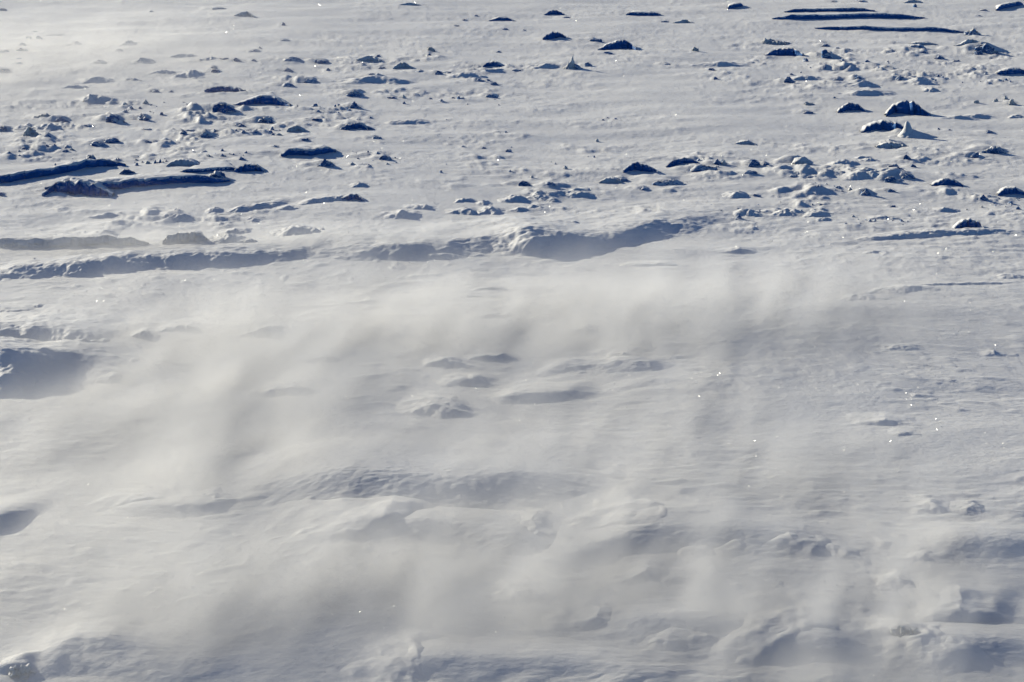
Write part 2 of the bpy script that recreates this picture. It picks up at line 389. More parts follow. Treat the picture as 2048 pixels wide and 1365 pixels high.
def fine_h(x, y):
    wx = x + 0.5 * noise2(x / 3, y / 3, 3); wy = y + 0.35 * noise2(x / 2.2, y / 2.2, 4)
    h = np.zeros_like(x)
    patch = smooth(-0.25, 0.6, noise2(x / 4.0, y / 3.2, 6))
    sa = noise2(wx / 0.62, wy / 0.24, 7)
    sb = noise2(wx / 0.95 + 4, wy / 0.31, 17)
    p2 = smooth(-0.1, 0.7, noise2(x / 2.2 + 9, y / 1.6, 18))
    h = h + 0.0075 * (1 - np.abs(sa) * 1.6) * patch * p2 + 0.007 * sb * (0.15 + patch) * (0.2 + p2) + 0.0062 * fbm2(wx / 0.26, wy / 0.13, 8, 3) * (0.35 + patch)
    # small wind-cut nubs and drift tails
    p3 = smooth(-0.35, 0.45, noise2(x / 3.1 + 20, y / 2.6, 19))
    nb = np.maximum(noise2(wx / 0.33, wy / 0.17, 20) - 0.22, 0) + 0.6 * np.maximum(noise2(wx / 0.14 + 3, wy / 0.10, 21) - 0.28, 0)
    h = h + 0.024 * nb * (0.2 + 0.8 * p3)
    return h

def base_h(x, y):
    h = 0.055 * noise2(x / 6.5, y / 7.5, 1) + 0.035 * noise2(x / 2.3 + .3, y / 1.9, 2)
    wx = x + 0.5 * noise2(x / 3, y / 3, 3); wy = y + 0.35 * noise2(x / 2.2, y / 2.2, 4)
    h = h + 0.022 * noise2(wx / 1.5, wy / 0.62, 5)
    h = h + fine_h(x, y)
    return h

def mound_h(x, y):
    s = np.zeros_like(x)
    for mx, my, mr, mh in MOUNDS:
        k = (np.abs(x - mx) < mr * 3.0) & (np.abs(y - my) < mr * 3.0)
        if k.any():
            xx = x[k] - mx; yy = y[k] - my
            wob = 0.30 * noise2(x[k] / mr * 1.1, y[k] / mr * 1.1, 31)
            xx = np.where(xx < 0, xx / 1.9, xx / 1.0); yy = np.where(yy < 0, yy / 0.55, yy / 1.7)
            r = np.sqrt(xx ** 2 + yy ** 2) / mr + wob
            f = 1 - smooth(0.05, 1.1, r)
            s[k] = np.maximum(s[k], mh * f)
    return s

def crumble_h(x, y):
    """broken, crumbly crust in the strips of rubble"""
    s = np.zeros_like(x)
    for cx, cy, rx, ry, a in ROUGH:
        k = (np.abs(x - cx) < rx * 2) & (np.abs(y - cy) < ry * 2)
        if k.any():
            X = x[k]; Y = y[k]
            g = np.exp(-((X - cx) / rx) ** 2 - ((Y - cy) / ry) ** 2)
            n = 1 - np.abs(noise2(X / 0.55 + 3, Y / 0.42, 51)) * 2
            n2 = np.maximum(fbm2(X / 0.30, Y / 0.24, 52, 3, 0.6), -0.1)
            n3 = np.maximum(noise2(X / 0.9 + 7, Y / 0.5, 54) + 0.25 * noise2(X / 0.25, Y / 0.2, 55), 0)
            p = smooth(-0.2, 0.5, noise2(X / 1.1, Y / 0.9, 53))
            s[k] = np.maximum(s[k], a * g * p * (0.45 * n * n + 0.75 * n2 + 0.9 * n3))
    return s

def ground_h(x, y):
    x = np.asarray(x, float); y = np.asarray(y, float)
    return base_h(x, y) + mound_h(x, y) + crumble_h(x, y)

def gz(x, y):
    return float(ground_h(np.array([x]), np.array([y]))[0])

for (sh, cx, by, wd, ht, lab) in FEATS:
    if sh in 'cwbsk' and 'ledge' not in (lab or '') and not is_slab(sh, wd, ht, lab):
        m = mpp(cx, by); p = at(cx - 0.15 * wd, by - 0.4 * ht)
        MOUNDS.append((p[0] - 0.15 * wd * m, p[1] + 0.30 * wd * m, 0.60 * wd * m, {'c': 0.55, 'b': 0.55, 'w': 0.25, 's': 0.18, 'k': 0.25}[sh] * ht * m))
for (x0, x1, y0, y1, n, where) in CRUMBS:
    c = at((x0 + x1) / 2, (y0 + y1) / 2)
    ROUGH.append((c[0], c[1], 0.55 * (x1 - x0) * mpp((x0 + x1) / 2, y0), 0.75 * (at(x0, y0)[1] - at(x0, y1)[1]) + 0.3, 0.075 if x1 - x0 < 240 else 0.035))

for (sh, cx, by, wd, ht, lab) in FEATS:
    if sh in 'cwb' and wd > 20:
        m = mpp(cx, by); c = at(cx, by - 0.2 * ht)
        ROUGH.append((c[0], c[1], 0.95 * wd * m, 0.8 * wd * m, 0.20 * ht * m))

for cx, cy, wx, wy, a in ((330, 250, 430, 75, 0.085), (760, 150, 330, 50, 0.07), (1760, 130, 330, 60, 0.08), (1700, 355, 400, 65, 0.075), (1240, 395, 260, 50, 0.06), (330, 440, 360, 45, 0.05)):
    c = at(cx, cy); m = mpp(cx, cy)                   # whole belts of wind-broken crust
    ROUGH.append((c[0], c[1], wx * m, wy * m * math.hypot(CAM_H, c[1]) / CAM_H, a))

ys = [-60, -20, 0, 4, 7, 9]
v = 10.5
while v < 60:
    ys.append(v); v += max(0.010, v * v / CAM_H / FPX * 2 * 0.9)
while v < 9000:
    ys.append(v); v *= 1.12
ys = np.array(ys)
ts = np.concatenate([-np.geomspace(60, 0.36, 26), np.linspace(-0.35, 0.35, 1250), np.geomspace(0.36, 60, 26)])
GX = ts[None, :] * np.maximum(ys, 9.0)[:, None]
GY = np.repeat(ys[:, None], len(ts), 1)
GZ = ground_h(GX.ravel(), GY.ravel()).reshape(GX.shape)
ground = link("snow_field", grid_mesh("snow_field", np.stack([GX.ravel(), GY.ravel(), GZ.ravel()], 1), len(ys), len(ts)), M_SNOW)
tag(ground, kind="structure")

# ------------------------------------------------------------------ shapes
def ico(sub):
    import bmesh
    bm = bmesh.new(); bmesh.ops.create_icosphere(bm, subdivisions=sub, radius=1.0)
    co = np.array([q.co[:] for q in bm.verts]); f = np.array([[q.index for q in t.verts] for t in bm.faces])
    bm.free()
    return co, f
ICO = {k: ico(k) for k in (2, 3, 4, 5)}

def vnormals(co, f):
    n = np.cross(co[f[:, 1]] - co[f[:, 0]], co[f[:, 2]] - co[f[:, 0]])
    vn = np.zeros_like(co)
    for k in range(3):
        np.add.at(vn, f[:, k], n)
    return vn / (np.linalg.norm(vn, axis=1)[:, None] + 1e-12)

def chunk_shape(bw, bd, h, seed, sub=3, rough=0.10, flat=0.0, peak=0.5):
    """a broken lump: a faceted hull weathered by noise, its base at z = -0.3 h"""
    rg = np.random.RandomState(seed)
    d, f = ICO[sub]
    c = np.full(len(d), 1.25)
    for k in range(rg.randint(9, 15)):
        th = rg.uniform(0, 2 * math.pi); ph = rg.uniform(-0.1, 1.05)
        n = np.array([math.cos(th) * math.cos(ph), math.sin(th) * math.cos(ph), math.sin(ph)])
        q = d @ n
        c = np.where(q > 0.05, np.minimum(c, rg.uniform(0.55, 0.95) / np.maximum(q, 0.05)), c)
    if flat > 0:
        n = np.array([rg.uniform(-.25, .1), rg.uniform(-.1, .25), 1.0]); n /= np.linalg.norm(n)
        q = d @ n
        c = np.where(q > 0.05, np.minimum(c, flat / np.maximum(q, 0.05)), c)
    co = d * c[:, None]
    co /= np.abs(co).max(0)[None, :]
    z = np.maximum(co[:, 2], 0)
    co[:, :2] *= (1 - peak * 0.55 * z)[:, None]                       # narrows upward
    co[:, 0] -= 0.30 * peak * z
    p0 = rg.uniform(0, 50, 3)
    sc = np.array([bw / 2, bd / 2, h])
    pw = co * sc / max(bw, 1e-6) * 2
    disp = noise3(pw * 2.2 + p0, seed) * 0.9 + noise3(pw * 5 + p0, seed + 1) * 0.65 + noise3(pw * 11 + p0, seed + 2) * 0.45 + noise3(pw * 23 + p0, seed + 3) * 0.25
    nn = vnormals(co * sc, f)
    co = co * sc + nn * (disp * rough * min(bw / 2, h * 1.3))[:, None]
    co[:, 2] = np.maximum(co[:, 2], -0.45 * h)
    return co, f

def yaw(co, a):
    c, s = math.cos(a), math.sin(a)
    o = co.copy(); o[:, 0] = co[:, 0] * c - co[:, 1] * s; o[:, 1] = co[:, 0] * s + co[:, 1] * c
    return o

def sunk(co):
    return co

def place_mesh(name, co, f, mat, loc, parent=None):
    o = link(name, quads_mesh(name, co, f), mat, parent)
    if parent is None:
        o.location = loc
    return o

def snow_cap(co, f, thick, parent, seed, top=0.5):
    n = vnormals(co, f)
    k = n[:, 2] > top
    keep = k[f].all(1)
    if keep.sum() < 12:
        return
    ff = f[keep]
    cid = np.arange(len(co))
    for _ in range(60):                                           # keep only the one patch round the top
        mn = cid[ff].min(1)
        new = cid.copy(); np.minimum.at(new, ff.ravel(), np.repeat(mn, 3))
        if (new == cid).all(): break
        cid = new
    fid = cid[ff[:, 0]]
    vals, cnt = np.unique(fid, return_counts=True)
    ff = ff[fid == vals[cnt.argmax()]]; used = np.unique(ff); re = np.full(len(co), -1); re[used] = np.arange(len(used))
    cc = co[used].copy()
    lift = smooth(top, 0.95, n[used, 2])
    cc[:, 2] += thick * lift * (0.75 + 0.4 * noise3(cc / max(thick, .01) * 0.35, seed)) - 0.004 + 0.006 * lift
    place_mesh("snow_cap", cc, re[ff], M_SNOW, None, parent)

SEED = [100]
def nseed():
    SEED[0] += 1
    return SEED[0]

def relief(name, xg, yg, bump, mat, keep_at=0.0015, parent=None, origin=None, calm=0.0):
    """bump (nr x nc) laid on the ground as a mesh of its own"""
    g = ground_h(xg.ravel(), yg.ravel())
    if calm:                                          # packed drift faces are smoother than the open crust
        g = g - calm * smooth(0.01, 0.10, bump.ravel()) * fine_h(xg.ravel(), yg.ravel())
    z = g + bump.ravel() - 0.002
    co = np.stack([xg.ravel(), yg.ravel(), z], 1)
    o3 = origin if origin is not None else np.array([xg.mean(), yg.mean(), g.mean()])
    me = grid_mesh(name, co - o3[None, :], *xg.shape, keep=(bump > keep_at))
    ob = link(name, me, mat, parent)
    if parent is None:
        ob.location = o3
    return ob

def hummock(cx, by, wd, ht, seed, cap=9.0, low=0.135):
    """a small drift: a crest with a face towards the lower edge, running out flat behind"""
    rg = random.Random(seed)
    m = mpp(cx, by); x0, yb = at(cx, by); d = dep(yb)
    near = float(smooth(620, 1000, by))
    a = (0.85 + 0.25 * near) * wd * m
    H = min(0.92 * ht * m / (math.cos(d) + 1.3 * math.sin(d)), min(cap, 0.32 + (low - 0.32) * near) * a)
    Rn = min(max((ht * m - H * math.cos(d)) / math.sin(d), 1.5 * H), 3.6 * H)
    Rf = (4.0 + 4 * near) * H + 0.3 * a
    res = max(m * 1.5, a / 80)
    nx = int(2.9 * a / res) + 6
    v = np.concatenate([np.linspace(-1.1 * Rn, 1.4 * Rn, int(min(110, max(30, 2.5 * Rn / res)))), 1.4 * Rn + Rf * np.linspace(0.03, 1.25, 36) ** 1.2])
    X, Y = np.meshgrid(np.linspace(-1.45 * a, 1.45 * a, nx), v)
    s0 = rg.uniform(0, 99); k = 1 / a; kh = 1 / Rn
    lean = rg.uniform(-0.25, 0.35); bow = rg.uniform(0.1, 0.5)
    crest = Rn * (1 + bow * 0.8 - bow * (X * k) ** 2 * 1.5) + X * lean * 0.5
    u = X * k + 0.28 * noise2(X * k * 1.2 + s0, Y * k * 1.2, seed) + 0.10 * noise2(X * k * 3.1, Y * k * 3.1 + s0, seed + 1)
    u = np.where(u < 0, u * rg.uniform(0.8, 1.0), u * rg.uniform(0.9, 1.15))
    vw = 1 + (Y - crest) * kh + 0.42 * noise2(X * k * 1.5, Y * k * 1.3 + s0, seed + 2) + (0.20 - .07 * near) * noise2(X * k * 3.4 + s0, Y * k * 3.2, seed + 3) + (0.09 - .04 * near) * noise2(X * k * 8.0, Y * k * 7.0, seed + 4)
    sh = rg.uniform(0.1, 0.75)
    q = np.clip(1 - np.abs(u), 0, 1)
    lat = sh * q ** 1.25 + (1 - sh) * smooth(0, 1, q)
    f = lat * smooth(-0.25, 1.05, vw) * (1 - smooth(1.0, 1.0 + Rf * kh, vw))
    f = f * (1 + (0.22 - 0.1 * near) * noise2(X * k * 2.4, Y * k * 2.6, seed + 5) + (0.14 - 0.07 * near) * noise2(X * k * 6.0, Y * k * 6.0, seed + 6))
    return relief("snow_hummock", X + x0 - 0.04 * wd * m, Y + yb - 0.05 * Rn, np.maximum(f, 0) * H, M_SNOW, keep_at=0.0005, calm=0.7 * near)

def poly_resample(pts, n):
    p = np.array(pts, float); s = np.r_[0, np.cumsum(np.hypot(*np.diff(p, axis=0).T))]; s /= s[-1]
    q = np.linspace(0, 1, n)
    X = np.interp(q, s, p[:, 0]); Y = np.interp(q, s, p[:, 1])
    k = max(3, n // 40) | 1
    ker = np.hanning(k + 2)[1:-1]; ker /= ker.sum()
    Yp = np.pad(Y, k // 2, mode='edge')
    return X, np.convolve(Yp, ker, 'valid')

def crest_line(pts, hpx, n, RK):
    px, py = poly_resample(pts, n)
    hp = np.broadcast_to(hpx, px.shape)
    B = np.array([at(a, b + h) for a, b, h in zip(px, py, hp)])
    m = np.array([mpp(a, b + h) for a, b, h in zip(px, py, hp)])
    d = np.arctan2(CAM_H, B[:, 1])
    H = hpx * m / (np.cos(d) + RK * np.sin(d))
    return B, H, m

def ridge(pts, hpx, depth, seed, name="snow_ridge", RK=None):
    L = math.hypot(*(at(*pts[0][:2]) - at(*pts[-1][:2]))); m0 = mpp(*pts[len(pts) // 2][:2])
    n = int(min(460, max(80, L / (m0 * 2.0))))
    if RK is None:
        yy = float(np.mean([q[1] for q in pts])); RK = 2.0 + 1.0 * float(smooth(500, 1000, yy)) if pts[0][0] > -190 else 2.3
    if len(pts[0]) == 3:
        pa = np.array(pts, float); hpx = np.interp(np.linspace(pa[0, 0], pa[-1, 0], n), pa[:, 0], pa[:, 2])
    pts = [q[:2] for q in pts]
    B, H, m = crest_line(pts, hpx, n, 0.8 * RK)
    s = np.linspace(0, 1, n)
    ymean = float(np.mean([q[1] for q in pts]))
    ends = smooth(0, 0.22, s) * smooth(0, 0.30, 1 - s) if np.ndim(hpx) == 0 else smooth(0, 0.20, s) * smooth(0, 0.20, 1 - s) if ymean < 900 else smooth(0, 0.36, s) * smooth(0, 0.40, 1 - s)
    Hs = H * ends
    ke = np.hanning(n // 10 * 2 + 3)[1:-1]; ke /= ke.sum()
    Hs = np.convolve(np.pad(Hs, len(ke) // 2), ke, 'valid')
    Bp = np.pad(B[:, 1], len(ke) // 2, mode='edge'); B[:, 1] = np.convolve(Bp, ke, 'valid')
    Hm = float(Hs.max()); Rn = RK * Hm
    back = min(depth, 8.0 * Hm)
    v0, v1 = -1.0 * Rn, 1.3 * Rn
    nv = int(min(130, max(50, (v1 - v0) / (m0 * 2.0))))
    vv = np.concatenate([np.linspace(v0, v1, nv), v1 + back * np.linspace(0.02, 1.3, 44) ** 1.2])
    X = np.repeat(B[None, :, 0], len(vv), 0); Y = B[None, :, 1] + vv[:, None]
    k = 1 / max(Hm, 0.30 * float(smooth(600, 950, ymean))); qn = 2.0 / max(RK, 2.0) if ymean < 800 else 0.3
    if pts[0][0] < -190: qn = 0.9
    big = noise2(X * k * 0.13 + seed, Y * k * 0.14, seed + 3)
    mid = noise2(X * k * 0.42, Y * k * 0.5 + seed, seed + 4)
    sml = noise2(X * k * 1.2, Y * k * 1.4 + seed, seed + 5)
    vw = vv[:, None] / Rn + 0.32 * big + qn * 0.26 * mid + qn * 0.11 * sml + qn * 0.05 * noise2(X * k * 3.1, Y * k * 3.3, seed + 9)
    face = smooth(-0.30, 1.05, vw)
    bk = 1 - smooth(1.0, 1.0 + back / Rn, vw)
    lum = 1 + qn * 0.30 * noise2(X * k * 0.24 + 7, Y * k * 0.2, seed + 6) + qn * 0.16 * noise2(X * k * 0.7, Y * k * 0.6, seed + 7) + qn * 0.05 * noise2(X * k * 2.1, Y * k * 2.2, seed + 8)
    near = np.exp(-np.maximum(vw - 1.0, 0) / 0.7)
    f = face * bk * (1 + (lum - 1) * (0.25 + 0.75 * near))
    f = f + 0.02 * smooth(0.02, .2, f) * near * fbm2(X / 0.08, Y / 0.05, seed + 11, 2) * min(1.0, 0.3 / Hm)
    return relief(name, X, Y, np.maximum(f, 0) * Hs[None, :], M_SNOW, keep_at=0.0006, calm=0.75 * float(smooth(700, 900, ymean)))

def ledge(pts, hpx, depth, seed, snowy, name=None):
    """a broken slab: steep face towards the lower edge, top running back under the snow"""
    RK = 0.42 if snowy else (0.22 if name is None else 0.5)
    L = math.hypot(*(at(*pts[0]) - at(*pts[-1]))); m0 = mpp(*pts[len(pts) // 2])
    n = int(min(500, max(80, L / (m0 * 1.6))))
    hp = hpx * 0.95
    B, H, m = crest_line(pts, hp, n, RK)
    s = np.linspace(0, 1, n); xw = B[:, 0]
    if name is None:
        ends = smooth(-0.02, 0.14, s) * smooth(-0.02, 0.16, 1 - s)
    else:
        ends = np.sin(math.pi * np.clip(s, 0.004, 0.996) ** random.Random(seed).uniform(0.75, 1.35)) ** 0.75
    step = np.round(noise2(xw / (L * .12), xw * 0 + 3.3, seed) * 2.2) / 2.2
    Hs = H * (0.2 + 0.8 * ends if name is None else ends) * (1 + (0.16 if name is None else 0.06) * step + 0.14 * noise2(xw / (L * .07), xw * 0, seed + 1) + 0.04 * noise2(xw / 0.10, xw * 0, seed + 2) + (0.0 if name is None else 0.30 * noise2(xw / (L * .3), xw * 0 + 2, seed + 22) + 0.26 * noise2(xw / (L * .11), xw * 0 + 5, seed + 23)))
    Hm = float(H.max()); Rn = RK * Hm
    jag = (0.45 * np.round(noise2(xw / (L * .08), xw * 0 + 8, seed + 4) * 2) / 2 + (0.28 if name is None else 0.16) * noise2(xw / 0.22, xw * 0, seed + 5) + (0.10 if name is None else 0.03) * noise2(xw / 0.08, xw * 0, seed + 6)) * Hm * 0.8
    root = bpy.data.objects.new(name or ("snow_ledge" if snowy else "ice_ledge"), None); C.objects.link(root)
    gy = B[:, 1] + jag
    o3 = np.array([B[:, 0].mean(), B[:, 1].mean(), gz(B[:, 0].mean(), B[:, 1].mean())])
    root.location = o3
    root.empty_display_size = 0.1
    # face
    t = np.linspace(-0.25, 1.0, 22)
    X = np.repeat(B[None, :, 0], 22, 0)
    prof = np.where(t < 0, t * 0.6, t * RK - (0.10 * np.sin(np.clip(t, 0, 1) * math.pi)))[:, None]
    Y = gy[None, :] + prof * Hs[None, :]
    zr = t[:, None] * Hs[None, :]
    Y = Y + Hm * (0.16 * noise2(X / (Hm * 1.1), zr / (Hm * .6), seed + 7) + 0.08 * noise2(X / (Hm * .4), zr / (Hm * .3), seed + 8)) * smooth(-0.2, 0.3, t)[:, None]
    G = ground_h(B[:, 0], gy)
    Z = G[None, :] + zr
    co = np.stack([X.ravel(), Y.ravel(), Z.ravel()], 1) - o3
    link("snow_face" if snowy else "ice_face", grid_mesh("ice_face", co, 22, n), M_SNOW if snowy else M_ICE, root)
    # snow on the top, lapping 1 cm over the face and running back
    q = np.concatenate([[-0.012, 0.0], np.linspace(0.012, 0.25, 24) , np.linspace(0.27, 1.1, 24)])
    X2 = np.repeat(B[None, :, 0], len(q), 0); dsc = 0.12 + 0.88 * smooth(0, 0.30, s) * smooth(0, 0.38, 1 - s) if name is None else 0.3 + 0.7 * np.sin(math.pi * s)
    Y2 = Y[-1][None, :] + (q * depth)[:, None] * dsc[None, :]
    G2 = ground_h(X2.ravel(), Y2.ravel()).reshape(X2.shape)
    fall = 1 - smooth(0.0 if name is None else 0.06, 1.0, np.clip(q, 0, 1) ** 1.15)[:, None]
    lip = np.where(q < 0, -0.02, 0.010)[:, None] * smooth(0, .02, Hm)
    ker = np.ones(31) / 31
    Hf = np.convolve(np.pad(H * ends, 15, mode='edge'), ker, 'valid') * 0.97
    near = np.exp(-np.clip(q, 0, 9) * depth / (0.25 * Hm + 0.02))[:, None]
    Z2 = np.maximum(G2 + (Hf[None, :] + (Hs - Hf)[None, :] * near) * fall * (1 + 0.07 * noise2(X2 / .35, Y2 / .3, seed + 9)), G2 - 0.004)
    Z2[:2] = Z[-1][None, :]
    Z2 = Z2 + lip - 0.012 * smooth(0.75, 1.05, q)[:, None]
    co = np.stack([X2.ravel(), Y2.ravel(), Z2.ravel()], 1) - o3
    link("snow_top", grid_mesh("snow_top", co, len(q), n), M_SNOW, root)
    return root

def spire(rows, cols, axis, radius, seed, rough):
    """stacked rings: axis(t) -> (x, y, z), radius(t) -> (rx, ry)"""
    t = np.linspace(0, 1, rows); a = np.linspace(0, 2 * math.pi, cols, endpoint=False)
    co = []
    for k in t:
        ax = axis(k); rx, ry = radius(k)
        co.append(np.stack([ax[0] + rx * np.cos(a), ax[1] + ry * np.sin(a), np.full(cols, ax[2])], 1))
    co = np.concatenate(co)
    i = np.arange(rows * cols).reshape(rows, cols); j = np.roll(i, -1, 1)
    f = np.stack([i[:-1], j[:-1], j[1:], i[1:]], -1).reshape(-1, 4)
    h = axis(1)[2]
    nz = noise3(co / h * 4.5, seed) * 0.7 + noise3(co / h * 10, seed + 1) * 0.45 + noise3(co / h * 22, seed + 2) * 0.25
    rad = np.repeat(np.array([max(radius(k)) for k in t]), cols)
    ctr = np.repeat(np.array([axis(k)[:2] for k in t]), cols, 0)
    co[:, :2] = ctr + (co[:, :2] - ctr) * (1 + rough * nz)[:, None]
    co[:, 2] += rough * 0.25 * nz * rad * (co[:, 2] > 0)
    return co, f

# ------------------------------------------------------------------ the features
OBJ = []                                        # (object, photo x, photo y, width, height, shape, label)
for (sh, cx, by, wd, ht, lab) in FEATS:
    sd = nseed(); rg = random.Random(sd)
    m = mpp(cx, by)
    if sh == 'h':
        ob = hummock(cx, by, wd, ht, sd, 0.11 if cx > 1250 and 500 < by < 900 else 9.0, 0.165 if by > 900 else 0.135)
    elif sh == 'm':
        ob = ridge([(-220, 1375, 4), (-60, 1352, 18), (51, 1320, 38), (115, 1284, 56), (157, 1269, 62), (215, 1282, 56), (320, 1308, 40), (450, 1335, 26), (680, 1362, 4)], 96, 2.5, sd, "snow_mound", 3.2)
    elif sh == 's':
        p = at(cx - 1, by - 3); h = ht * m * 1.05; w_ = wd * m
        root = bpy.data.objects.new("ice_spire", None); C.objects.link(root)
        root.location = (p[0], p[1], gz(*p) + 0.0)
        co, f = spire(40, 36, lambda t: (0.24 * w_ * t ** 1.5, 0.1 * w_ * t, (t * 1.15 - 0.15) * h),
                      lambda t: (w_ * (0.52 * (1 - t) ** 1.7 + 0.17 * (1 - t) + 0.02), w_ * (0.42 * (1 - t) ** 1.5 + 0.14 * (1 - t) + 0.02)), sd, 0.30)
        link("spike", quads_mesh("spike", co, f), M_WHITE, root)
        co, f = spire(24, 24, lambda t: (-0.22 * w_ + 0.05 * w_ * t, -0.15 * w_, (t * .62 - .12) * h),
                      lambda t: (w_ * (0.3 * (1 - t) ** 1.3 + 0.02), w_ * (0.26 * (1 - t) ** 1.3 + 0.02)), sd + 9, 0.35)
        link("side_spike", quads_mesh("side_spike", co, f), M_WHITE, root)
        co, f = chunk_shape(w_ * 1.5, w_ * 1.0, h * 0.42, sd + 5, 4, 0.12, 0, 0.8)
        co[:, 0] += w_ * 0.55
        link("foot", quads_mesh("foot", co, f), M_CHUNK, root)
        ob = root
    elif sh == 'k':
        p = at(cx - 2, by - 2); h = ht * m * 1.25; w_ = wd * m
        co, f = spire(48, 40, lambda t: (w_ * (0.10 * math.sin(t * 3.0)), 0.0, (t * 1.12 - 0.12) * h),
                      lambda t: (w_ * (0.62 * (1 - t) ** 2.2 + 0.21 * math.sqrt(max(1 - t ** 5, 0)) + 0.004), w_ * (0.55 * (1 - t) ** 2.2 + 0.2 * math.sqrt(max(1 - t ** 5, 0)) + 0.004)), sd, 0.10)
        ob = place_mesh("snow_horn", co, f, M_SNOW, (p[0], p[1], gz(*p)))
        co, f = spire(26, 40, lambda t: (w_ * (1.25 - 1.05 * t), -w_ * (0.62 - 0.6 * t), (t * 0.66 - 0.10) * h),
                      lambda t: (w_ * (1.5 * (1 - t) ** 1.3 + 0.05), w_ * (0.42 * (1 - t) ** 1.3 + 0.05)), sd + 3, 0.08)
        link("drift_tail", quads_mesh("drift_tail", co, f), M_SNOW, ob)
    elif is_slab(sh, wd, ht, lab):
        a = rg.uniform(-0.12, 0.06) * ht; c = rg.uniform(-0.15, 0.15) * ht; k = rg.uniform(-.15, .15)
        ob = ledge([(cx - 0.54 * wd, by - 0.80 * ht - a), (cx - (0.2 - k) * wd, by - 0.95 * ht + c), (cx + (0.15 + k) * wd, by - 0.98 * ht), (cx + 0.54 * wd, by - 0.72 * ht + a)],
                   0.92 * ht, 0.85 * wd * m, sd, ht < 12 and not (lab and ('dark' in lab or 'blue' in lab)), 'ice_block' if sh == 'b' else 'ice_chunk')
    else:
        big = ht >= 13
        flat = rg.uniform(0.45, 0.75) if (sh == 'b' or wd > 3.6 * ht) else (rg.uniform(0.6, 0.9) if rg.random() < 0.35 else 0)
        peak = 0.15 if sh == 'b' else (0.25 if flat else rg.uniform(0.45, 1.0))
        bw = wd * m * (1.0 if sh == 'b' or wd > 3.6 * ht else 0.92); hh = ht * m * (1.0 if flat else 1.12)
        bd = max(bw * rg.uniform(0.4, 0.6), hh * 0.8)
        co, f = chunk_shape(bw, bd, hh, sd, (5 if wd > 60 else 4) if wd > 16 else 3, {'c': 0.15, 'w': 0.30, 'b': 0.06}[sh], flat, peak)
        ya = rg.uniform(-0.35, 0.35) if sh != 'b' else -0.12
        co = yaw(co, ya)
        p = at(cx - 0.10 * wd, by - 0.22 * ht); p[1] += bd * 0.45
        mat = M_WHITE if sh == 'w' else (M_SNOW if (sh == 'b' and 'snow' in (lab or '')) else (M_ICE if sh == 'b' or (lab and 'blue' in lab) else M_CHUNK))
        nm = {'c': 'ice_chunk', 'w': 'snow_lump', 'b': 'ice_block'}[sh]
        if mat is M_SNOW: nm = 'snow_block'
        ob = place_mesh(nm, co, f, mat, (p[0], p[1], gz(*p) - 0.02 * hh))
        if ht >= 12 and sh in 'cb' and mat is not M_SNOW:
            snow_cap(co, f, 0.10 * hh, ob, sd)
    OBJ.append((ob, cx, by, wd, ht, sh, lab))

for i, (kind, pts, hpx, depth, lab) in enumerate(LEDGES):
    ob = ridge(pts, hpx, depth, 900 + i * 13, RK={'soft': 3.2, 'swept': 2.5, 'bank': 2.35}.get(kind)) if kind != 'ledge' else ledge(pts, hpx, min(depth, 0.7), 900 + i * 13, 'snow' in lab)
    c = pts[len(pts) // 2]
    OBJ.append((ob, c[0], c[1] + (c[2] if len(c) > 2 else hpx), abs(pts[0][0] - pts[-1][0]), hpx, 'ledge' if kind == 'ledge' else 'ridge', lab))

# crumbs: one of each of twelve shapes, then copies
CR = []
for (x0, x1, y0, y1, n, where) in CRUMBS:
    for k in range(n):
        px = rng.uniform(x0, x1); py = rng.uniform(y0, y1)
        m = mpp(px, py); p = at(px, py)
        sz = m * rng.choice((3, 4, 4, 5, 6, 7, 9, 11, 14)) * 1.1
        if len(CR) < 12:
            co, f = chunk_shape(1.0, 0.85, 0.62, 5000 + len(CR), 3, 0.16, 0, 0.6)
            o = link("snow_crumb", quads_mesh("snow_crumb", co, f), M_CHUNK if len(CR) % 3 else M_WHITE)
            CR.append(o)
        else:
            o = CR[rng.randrange(12)].copy(); C.objects.link(o)
        s = sz * rng.uniform(0.8, 1.3)
        o.location = (p[0], p[1], gz(*p) - 0.05 * sz); o.scale = (s, s, sz * rng.uniform(0.7, 1.3))
        o.rotation_euler = (0, 0, rng.uniform(0, 6.28))
        tag(o, "small snowy ice crumb " + where, "ice crumb", "ice crumbs " + where)
